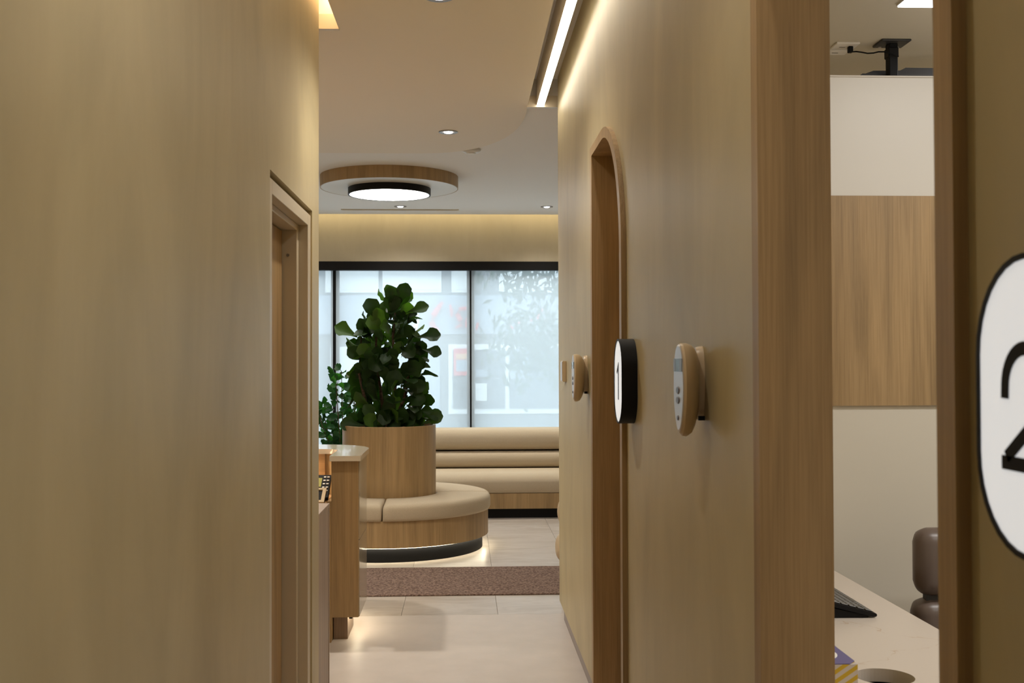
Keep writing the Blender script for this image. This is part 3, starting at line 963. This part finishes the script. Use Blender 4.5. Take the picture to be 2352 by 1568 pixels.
# stacked lobe stool just round the corner of the right wall
t = thing('lobed_stool', 'cream lobed stool peeking out past the end of the right corridor wall', 'stool', (0.76, 6.92, 0))
pr = [(0.0001, 0.0), (0.13, 0.0)]
for zc, rr_ in ((0.12, 0.150), (0.335, 0.192), (0.555, 0.178)):
    pr += [(rr_ - 0.04 + 0.04 * math.cos(R(q)), zc + 0.085 * math.sin(R(q))) for q in range(-80, 81, 16)]
pr += [(0.12, 0.66), (0.0001, 0.665)]
bm = NB(); lathe(bm, pr, (0.76, 6.92), 48)
obj('stool_body', bm, M['creamplastic'], t, 'all')
bm = NB(); lathe(bm, [(0.0001, 0.664), (0.115, 0.664), (0.12, 0.675), (0.11, 0.69), (0.0001, 0.692)], (0.76, 6.92), 48)
obj('seat_pad', bm, M['fabric'], t, True)

# ------------------------------------------------------------------ reception counter
t = thing('reception_counter', 'oak and cream reception counter with a curved pale stone top', 'counter', (-0.64, 5.9700, 0))
def off_outline(o, near):
    """outer line of the counter, o metres inside the stone edge"""
    x1 = -0.552 - o; yb = 6.7500 - o
    r = 0.34
    return [(x1, near)] + [(x, y) for x, y in arc(x1 - r, yb - r, r, 0, 90, 14)] + [(-3.2, yb)]
def inn_outline(o, near):
    x0 = -0.717 + o; yb = 6.3900 + o
    r = 0.10
    c = [(x0, near), (x0, yb - r)] + arc(x0 - r, yb - r, r, 0, 90, 8)[1:] + [(-3.2, yb)]
    return c
def slab(near, o_out, o_in, z0, z1, m, name, parent, bev=0):
    bm = NB()
    A = off_outline(o_out, near); C = inn_outline(-o_in, near)
    prism(bm, A + list(reversed(C)), 'Z', z0, z1)
    if bev:
        pass
    return obj(name, bm, m, parent, True)
slab(5.9100, 0.0, 0.0, 0.972, 1.0, M['creamstone'], 'stone_top', t)
# oak core with oak inner face
bm = NB(); A = off_outline(0.022, 5.9750); C = inn_outline(0.006, 5.9750)
prism(bm, A + list(reversed(C)), 'Z', 0.134, 0.9715)
obj('counter_body', bm, M['oak'], t)
# inner lining, horizontal grain
bm = NB()
C1 = inn_outline(0.006, 5.9750); C2 = [(-0.713, 5.9750), (-0.713, 6.2860)] + arc(-0.814, 6.2700, 0.098, 10, 90, 8) + [(-3.2, 6.3680)]
box(bm, -3.2, -0.80, 6.3800, 6.3955, 0.76, 0.9715)
obj('inner_lining', bm, M['oak_h'], t)
obj('end_panel', B(-0.713, -0.568, 5.9560, 5.9750, 0.134, 0.9715, 0.0008, 1), M['oak'], t)
obj('end_panel', B(-0.736, -0.7135, 5.9560, 6.3700, 0.0, 0.755, 0.0008, 1), M['oak'], t)
# cream gloss cladding panels round the outside
for z0, z1 in ((0.136, 0.544), (0.548, 0.970)):
    bm = NB()
    A = off_outline(0.012, 5.9700); C = off_outline(0.0218, 5.9700)
    ring_prism(bm, A, C, 'Z', z0, z1, closed=False)
    obj('gloss_panel', bm, M['creamgloss'], t, True)
# recessed plinth
bm = NB(); A = off_outline(0.082, 6.0350); C = inn_outline(0.008, 6.0350)
prism(bm, A + list(reversed(C)), 'Z', 0.0, 0.134)
obj('plinth', bm, M['oak_pale'], t)
bm = NB(); A = off_outline(0.045, 6.0300); C = off_outline(0.060, 6.0300)
ring_prism(bm, A, C, 'Z', 0.120, 0.1338, closed=False)
obj('light_strip', bm, M['led_floor'], t)
obj('led_driver', B(-0.622, -0.605, 5.9950, 6.0200, 0.118, 0.134), M['black'], t)
obj('desk_board', B(-3.2, -0.7365, 5.8700, 6.3790, 0.715, 0.74, 0.001, 1), M['oak_h'], t)
area('desk_beam', (-1.3, 6.3200, 0.955), 4, 0.8, 0.03, WARM)
obj('task_strip', B(-1.7, -0.9, 6.3100, 6.3300, 0.962, 0.9715), M['led_warm'], t)

# low pale cabinet beside the left wall end
t = thing('low_cabinet', 'low pale wood cabinet at the end of the left wall before the counter', 'cabinet', (-0.9, 4.92, 0))
obj('cabinet_body', B(-1.5, -0.631, 4.75, 5.170, 0.0, 0.822), M['oak_pale'], t)
obj('cabinet_top', B(-1.502, -0.629, 4.748, 5.172, 0.8225, 0.842, 0.001, 1), M['oak_pale'], t)
obj('cabinet_side', B(-1.5, -0.629, 5.1705, 5.19, 0.0, 0.842, 0.001, 1), M['oak_pale'], t)

# desk phone
def tilt_part(name, parent, x0, x1, v0, v1, w0, w1, o, ang, m, bev=0.0015):
    """box in a frame tilted about X: v up the slope, w out of it"""
    bm = NB(); box(bm, x0, x1, v0, v1, w0, w1, bev, 1)
    bmesh.ops.rotate(bm, verts=bm.verts, cent=(0, 0, 0), matrix=Matrix.Rotation(ang, 3, 'X'))
    bmesh.ops.translate(bm, verts=bm.verts, vec=o)
    return obj(name, bm, m, parent)
t = thing('desk_phone', 'black desk phone with white keys and green screen on the reception desk', 'phone', (-0.82, 6.05, 0.74))
O = (0, 6.06, 0.745); AN = R(32)
tilt_part('phone_body', t, -0.96, -0.742, 0, 0.20, 0, 0.022, O, AN, M['black'])
obj('phone_stand', B(-0.93, -0.77, 6.13, 6.18, 0.7405, 0.78), M['black'], t)
M['greenlcd'] = plain('green_phone_screen', (0.34, 0.32, 0.10), 0.25)
tilt_part('screen', t, -0.90, -0.79, 0.09, 0.17, 0.0223, 0.024, O, AN, M['greenlcd'])
for r_ in range(5):
    for c_ in range(2):
        tilt_part('key', t, -0.782 + c_ * .019, -0.769 + c_ * .019, 0.05 + r_ * .03, 0.060 + r_ * .03, 0.0223, 0.027, O, AN, M['keywhite'], 0.001)
bm = NB(); ring_prism(bm, arc(0, 0, 0.019, 0, 360, 20)[:-1], arc(0, 0, 0.012, 0, 360, 20)[:-1], 'Z', 0.0223, 0.028)
bmesh.ops.translate(bm, verts=bm.verts, vec=(-0.775, 0.030, 0))
bmesh.ops.rotate(bm, verts=bm.verts, cent=(0, 0, 0), matrix=Matrix.Rotation(AN, 3, 'X'))
bmesh.ops.translate(bm, verts=bm.verts, vec=O)
obj('dial_ring', bm, M['silver'], t)
# framed terminal in front of the phone
t = thing('card_terminal', 'small black terminal with cream frame leaning before the desk phone', 'terminal', (-0.80, 5.86, 0.74))
O = (0, 5.90, 0.752); AN = R(28)
tilt_part('terminal_body', t, -0.93, -0.745, 0, 0.13, -0.012, 0.0, O, AN, M['black'])
obj('terminal_foot', B(-0.92, -0.76, 5.95, 6.02, 0.7405, 0.765), M['black'], t)
bm = NB()
box(bm, -0.93, -0.745, 0, 0.018, 0.0003, 0.008); box(bm, -0.93, -0.745, 0.115, 0.13, 0.0003, 0.008)
box(bm, -0.93, -0.912, 0.018, 0.115, 0.0003, 0.008); box(bm, -0.763, -0.745, 0.018, 0.115, 0.0003, 0.008)
bmesh.ops.rotate(bm, verts=bm.verts, cent=(0, 0, 0), matrix=Matrix.Rotation(AN, 3, 'X'))
bmesh.ops.translate(bm, verts=bm.verts, vec=O)
obj('frame', bm, M['creamplastic'], t)

# ------------------------------------------------------------------ fittings on the right wall
def stadium(cy, cz, w_, h_, n=16):
    r = w_ / 2; s = h_ / 2 - r
    return [(cy + x, cz + s + y) for x, y in arc(0, 0, r, 0, 180, n)] + [(cy + x, cz - s + y) for x, y in arc(0, 0, r, 180, 360, n)]
def room_sign(cy, cz, digit, label):
    t = thing('room_sign', label, 'sign', (0.53, cy, cz), 'backlit room number signs')
    W_, H_ = 0.183, 0.275
    xf, xb = 0.499, 0.5495
    bm = NB(); ring_prism(bm, stadium(cy, cz, W_, H_), stadium(cy, cz, W_ - 0.011, H_ - 0.011), 'X', xf, xb)
    obj('sign_case', bm, M['blackmetal'], t, True)
    bm = NB(); prism(bm, stadium(cy, cz, W_ - 0.011, H_ - 0.011), 'X', xf + 0.002, xb)
    obj('sign_face', bm, M['signface'], t, False)
    # digit as a flat ribbon; u runs towards -Y (the reader's right)
    def ribbon(pl, wd):
        bm = NB(); pts = [Vector(p) for p in pl]; L_ = []; R_ = []
        for i, p in enumerate(pts):
            if i == 0: d0 = d1 = (pts[1] - p).normalized()
            elif i == len(pts) - 1: d0 = d1 = (p - pts[i - 1]).normalized()
            else: d0 = (p - pts[i - 1]).normalized(); d1 = (pts[i + 1] - p).normalized()
            n0 = Vector((-d0.y, d0.x)); n1 = Vector((-d1.y, d1.x)); nn = (n0 + n1)
            nn = nn / max(0.35, nn.dot(n0)) if nn.length > 1e-6 else n0
            L_.append(p + nn * wd / 2); R_.append(p - nn * wd / 2)
        f = lambda q: (cy - q.x, cz + q.y)
        ring_prism(bm, [f(q) for q in L_], [f(q) for q in R_], 'X', xf + 0.0005, xf + 0.0018, closed=False)
        return bm
    if digit == '2':
        top = [(0.036 * math.cos(R(a_)), 0.0165 + 0.0355 * math.sin(R(a_))) for a_ in range(180, -41, -11)]
        bm = ribbon([(-0.0365, 0.006)] + top + [(-0.034, -0.048)], 0.0128)
        box(bm, xf + 0.0005, xf + 0.0018, cy - 0.046, cy + 0.0425, cz - 0.0595, cz - 0.0465)
    else:
        bm = ribbon([(-0.026, 0.028), (0.004, 0.052), (0.004, -0.060)], 0.0095)
    obj('digit', bm, M['black'], t)
room_sign(3.568, 1.435, '1', 'backlit pill-shaped sign reading 1 on the wall before the arched door')
room_sign(0.964, 1.4585, '2', 'large backlit pill-shaped sign reading 2 at the right edge, beside the open doorway')

def oval(cy, cz, w_, h_, n=28, sharp=0.0):
    out = []
    for i in range(n):
        a_ = 2 * PI * i / n
        y = math.cos(a_); z = math.sin(a_)
        yy = math.copysign(abs(y) ** 0.8, y); zz = math.copysign(abs(z) ** 0.9, z)
        if z < 0: yy *= 1 - 0.28 * (-z) ** 1.5
        out.append((cy + yy * w_ / 2, cz + zz * h_ / 2))
    return out
def loft(bm, rings):
    rows = [[bm.verts.new((x, y, z)) for y, z in pts] for x, pts in rings]
    n = len(rows[0])
    for i in range(len(rows) - 1):
        for k in range(n):
            bm.faces.new((rows[i][k], rows[i][(k + 1) % n], rows[i + 1][(k + 1) % n], rows[i + 1][k]))
    bm.faces.new(rows[0]); bm.faces.new(list(reversed(rows[-1])))
def wall_remote(cy, cz, label):
    t = thing('wall_remote', label, 'remote', (0.53, cy, cz), 'remote controls in wall holders')
    xf = 0.480
    bm = NB()
    loft(bm, [(xf + .001, oval(cy, cz + .003, 0.116, 0.198)), (xf + .006, oval(cy, cz, 0.124, 0.207)), (xf + .018, oval(cy + .008, cz - .001, 0.125, 0.210)),
              (xf + .032, oval(cy + .024, cz, 0.106, 0.200)), (xf + .044, oval(cy + .042, cz + .004, 0.080, 0.176)), (xf + .053, oval(cy + .055, cz + .008, 0.054, 0.14))])
    obj('remote_shell', bm, M['creamplastic'], t, True)
    bm = NB(); loft(bm, [(xf - .001, oval(cy, cz + .003, 0.106, 0.188)), (xf + .0008, oval(cy, cz + .003, 0.114, 0.196))])
    face = obj('face_plate', bm, M['silver'], t)
    bm = NB(); box(bm, xf - .0022, xf - .0012, cy - .046, cy + .046, cz + .040, cz + .069)
    obj('screen', bm, M['lcd'], face)
    for y0, y1 in ((cy - .046, cy - .022), (cy + .024, cy + .046)):
        obj('screen_icon', B(xf - .0026, xf - .0023, y0, y1, cz + .041, cz + .068), M['alu'], face)
    M.setdefault('btn', plain('blue_grey_button', (0.13, 0.13, 0.17), 0.35))
    for dz, w_, h_ in ((-.002, .034, .018), (-.024, .034, .018), (-.0635, .014, .012)):
        bm = NB(); loft(bm, [(xf - .0035, stadium_h(cy, cz + dz, w_ * .8, h_ * .8)), (xf - .001, stadium_h(cy, cz + dz, w_, h_))])
        obj('button', bm, M['btn'], face)
    bm = NB()
    loft(bm, [(0.5335, oval(cy + .075, cz + .012, 0.05, 0.165)), (0.540, oval(cy + .075, cz + .012, 0.058, 0.170)), (0.5498, oval(cy + .075, cz + .012, 0.060, 0.172))])
    obj('wall_bracket', bm, M['creamplastic'], t, True)
    obj('bracket_clip', B(0.534, 0.548, cy + .040, cy + .050, cz - .072, cz - .062), M['black'], t)
def stadium_h(cy, cz, w_, h_, n=8):
    return [(cy + w_ / 2 * math.cos(2 * PI * i / 16), cz + h_ / 2 * math.sin(2 * PI * i / 16)) for i in range(16)]
wall_remote(2.452, 1.4365, 'cream wall remote with silver face and screen, the larger one nearest the camera')
wall_remote(4.845, 1.428, 'smaller-looking cream wall remote beyond the arched door, next to the light switch')
t = thing('light_switch', 'slim cream light switch at the far end of the right wall', 'switch', (0.54, 5.95, 1.447))
obj('switch_box', B(0.529, 0.5498, 5.917, 6.018, 1.39, 1.502, 0.002, 1), M['creamplastic'], t)
obj('rocker', B(0.5265, 0.529, 5.924, 6.011, 1.395, 1.497, 0.001, 1), M['silver'], t)

# ------------------------------------------------------------------ treatment room behind the doorway
t = thing('room_partition', 'half-height treatment room partition, white above an oak band above beige', 'partition', (2.1, 4.25, 0))
obj('lower_panel', B(0.668, 3.3, 4.21, 4.31, 0.0, 1.3255), M['roomwall'], t, label='beige painted lower part')
obj('oak_band', B(0.668, 3.3, 4.195, 4.31, 1.3257, 2.138), M['oak'], t, label='oak veneer band')
obj('upper_panel', B(0.668, 3.3, 4.20, 4.31, 2.1382, 2.600), M['whitepanel'], t, label='white laminate upper part')
obj('cap_strip', B(0.668, 3.3, 4.195, 4.315, 2.6002, 2.606), M['tissue'], t)
# desk along the wall
t = thing('treatment_desk', 'pale marble-topped desk with a round waste hole inside the doorway', 'desk', (1.0, 2.7, 0))
bm = NB(); plate_hole(bm, 0.668, 1.320, 1.30, 4.19, 0.718, 0.75, 0.9955, 2.590, 0.069)
obj('desk_top', bm, M['marble'], t)
bm = NB(); box(bm, 0.668, 1.25, 1.35, 1.37, 0, .718); box(bm, 0.668, 1.25, 3.2, 3.22, 0, .718); box(bm, .668, 1.25, 4.17, 4.19, 0, .718)
obj('side_panel', bm, M['oak'], t)
tag(obj('waste_bin', (lambda b_: (lathe(b_, [(0.0001, 0.0), (0.10, 0.0), (0.12, 0.712), (0.112, 0.712), (0.095, 0.02), (0.0001, 0.02)], (0.9955, 2.590), 32), b_)[1])(NB()), M['black'], None, True),
    'black waste bin under the round hole in the marble desk', 'bin')
# keyboard, long side along Y, raised at the wall side
t = thing('keyboard', 'black computer keyboard tilted up on the marble desk', 'keyboard', (1.13, 3.44, 0.75))
ang = math.atan2(0.040, 0.155)
def kb(bm):
    bmesh.ops.rotate(bm, verts=bm.verts, cent=(0, 0, 0), matrix=Matrix.Rotation(ang, 3, 'Y'))
    bmesh.ops.translate(bm, verts=bm.verts, vec=(1.2005, 3.175, 0.758))
    return bm
KL = 0.44
bm = NB(); prism(bm, [(-0.165, -0.008), (-0.165, 0.004), (-0.003, 0.004), (0, 0.001), (-0.001, -0.004), (-0.008, -0.0075)], 'Y', 0, KL)
obj('case', kb(bm), M['black'], t)
bm = NB(); prism(bm, [(1.04, 0.7505), (1.04, 0.783), (1.055, 0.783), (1.175, 0.756), (1.175, 0.7505)], 'Y', 3.180, 3.61)
obj('riser', bm, M['black'], t)
kcache = {}
for r_ in range(6):
    for c_ in range(17):
        if r_ == 0 and 3 < c_ < 8:
            if c_ != 4: continue
            y0, y1 = 0.012 + 4 * .0245, 0.012 + 8 * .0245 - .004
        else:
            y0 = 0.012 + c_ * .0245; y1 = y0 + .0205
        x1 = -0.012 - r_ * .0245; x0 = x1 - .0205
        bm = NB(); box(bm, x0, x1, y0, y1, 0.0042, 0.0078, 0.0012, 1)
        obj('key', kb(bm), M['key'], t)
# tissue box
t = thing('tissue_box', 'lilac-topped tissue box with yellow and white diagonal stripes on the desk', 'box', (0.76, 2.41, 0.75))
bx0, bx1, by0, by1, bz = 0.686, 0.817, 2.272, 2.507, 0.870
bm = NB(); box(bm, bx0, bx1, by0, by1, 0.7503, bz - .002)
obj('box_sides', bm, M['stripes'], t)
bm = NB(); plate_hole(bm, bx0, bx1, by0, by1, bz - .0018, bz, 0.752, 2.425, 0.001, 24)
bmesh.ops.delete(bm, geom=list(bm.verts), context='VERTS')
hole = [(0.744 + 0.055 * math.cos(2 * PI * i / 32), 2.355 + 0.06 * math.sin(2 * PI * i / 32)) for i in range(32)]
def rectpt(i):
    a_ = 2 * PI * i / 32; c_, s_ = math.cos(a_), math.sin(a_)
    k = min((0.0615 if c_ > 0 else 0.0615) / max(abs(c_), 1e-6), 0.1115 / max(abs(s_), 1e-6))
    return (0.7515 + c_ * k * 1.07, 2.3895 + s_ * k * 1.054)
ring_prism(bm, [rectpt(i) for i in range(32)], hole, 'Z', bz - .0018, bz)
obj('box_top', bm, M['purple'], t)
bm = NB(); prism(bm, hole, 'Z', bz - .0018, bz + .0006)
obj('tissue_film', bm, M['tissue'], t)

# chair beyond the desk
t = thing('treatment_chair', 'taupe leather treatment chair with rounded headrest behind the marble desk', 'chair', (1.75, 3.7, 0))
def cushion(x0, x1, y0, y1, z0, z1, bev, seg=5):
    return B(x0, x1, y0, y1, z0, z1, bev, seg)
bm = cushion(1.534, 1.93, 3.66, 3.77, 0.698, 0.928, 0.05, 6)
obj('headrest', bm, M['leather'], t, 'all')
bm = cushion(1.532, 1.93, 3.66, 3.79, 0.40, 0.686, 0.05, 6)
obj('backrest', bm, M['leather'], t, 'all')
bm = cushion(1.50, 1.94, 3.12, 3.66, 0.36, 0.46, 0.04, 5)
obj('seat', bm, M['leather'], t, 'all')
obj('neck_bracket', B(1.57, 1.80, 3.70, 3.73, 0.67, 0.71), M['darkgrey'], t)
bm = NB(); tube(bm, [(1.72, 3.4, 0.03), (1.72, 3.4, 0.37)], 0.04, 16); box(bm, 1.5, 1.94, 3.2, 3.6, 0, 0.035, 0.01)
obj('pedestal', bm, M['alu'], t, True)

# ceiling light fitting, screen on a pole, sockets
t = thing('ceiling_panel_light', 'bright white ceiling panel light at the top of the doorway view', 'light', (2.2, 4.5, 3.0))
obj('housing', B(1.822, 2.6, 4.22, 4.541, 2.990, 3.0), M['pot'], t)
obj('lens', B(1.827, 2.59, 4.225, 4.538, 2.985, 2.9899), M['panel_light'], t)
for y_, l_ in ((2.65, 'added unseen ceiling panel for the fill light over the treatment desk, above the view'), (1.0, 'added unseen ceiling panel for the fill light near the front wall of the treatment room, above the view')):
    t = thing('ceiling_panel_light', l_, 'light', (2.4, y_, 3.0))  # made-up panels standing over the two added fill lamps
    obj('lens', B(1.95, 2.85, y_ - .15, y_ + .15, 2.98, 3.0), M['panel_light'], t)
t = thing('wall_screen', 'dark grey monitor hanging from a black ceiling pole behind the white partition', 'monitor', (2.05, 5.2, 3.0))
bm = NB(); box(bm, 1.950, 2.090, 5.03, 5.155, 2.990, 3.0, 0.004, 2)
mp = obj('ceiling_plate', bm, M['darkgrey'], t)
for x in (1.978, 2.062):
    bm = NB(); tube(bm, [(x, 5.135, 2.991), (x, 5.135, 2.985)], 0.008, 12)
    obj('bolt', bm, M['silver'], mp)
bm = NB(); box(bm, 1.999, 2.041, 5.07, 5.12, 2.80, 2.992, 0.004, 1); box(bm, 1.995, 2.043, 5.065, 5.125, 2.925, 2.972, 0.004, 1)
obj('pole', bm, M['blackmetal'], t)
bm = NB()
prism(bm, [(1.87, 2.30), (1.87, 2.838), (1.892, 2.862), (2.9, 2.858), (2.9, 2.30)], 'Y', 5.13, 5.17)
prism(bm, [(1.892, 2.35), (1.898, 2.864), (1.96, 2.886), (2.09, 2.888), (2.118, 2.902), (2.85, 2.898), (2.85, 2.35)], 'Y', 5.17, 5.24)
obj('screen_housing', bm, M['darkgrey'], t)
obj('display', B(1.88, 2.885, 5.122, 5.1295, 2.32, 2.83), M['black'], t)
for x0, x1, y0, y1, lb in ((1.757, 1.868, 5.09, 5.183, 'white double socket plate on the treatment room ceiling holding the black plug'),
                           (1.755, 1.860, 5.21, 5.282, 'white data socket plate on the ceiling, further from the black plug')):
    t = thing('ceiling_socket', lb, 'socket', ((x0 + x1) / 2, (y0 + y1) / 2, 3.0), 'socket plates on the treatment room ceiling')
    obj('plate', B(x0, x1, y0, y1, 2.991, 3.0, 0.002, 1), M['tissue'], t)
    obj('port', B(x0 + .03, x0 + .06, y1 - .04, y1 - .033, 2.9905, 2.9912), M['darkgrey'], t)
t = thing('power_cable', 'black power cable drooping from the ceiling socket to the monitor pole', 'cable', (1.84, 5.17, 2.98))
bm = NB(); box(bm, 1.826, 1.848, 5.125, 5.15, 2.962, 2.991, 0.003, 1)
obj('plug', bm, M['black'], t)
bm = NB(); tube(bm, [(1.844, 5.137, 2.966), (1.862, 5.13, 2.966), (1.885, 5.12, 2.960), (1.91, 5.11, 2.952), (1.935, 5.10, 2.951), (1.955, 5.09, 2.954),
                     (1.975, 5.075, 2.950), (1.993, 5.063, 2.942), (2.015, 5.061, 2.934), (2.04, 5.062, 2.925)], 0.0035, 8)
obj('cord', bm, M['black'], t, True)
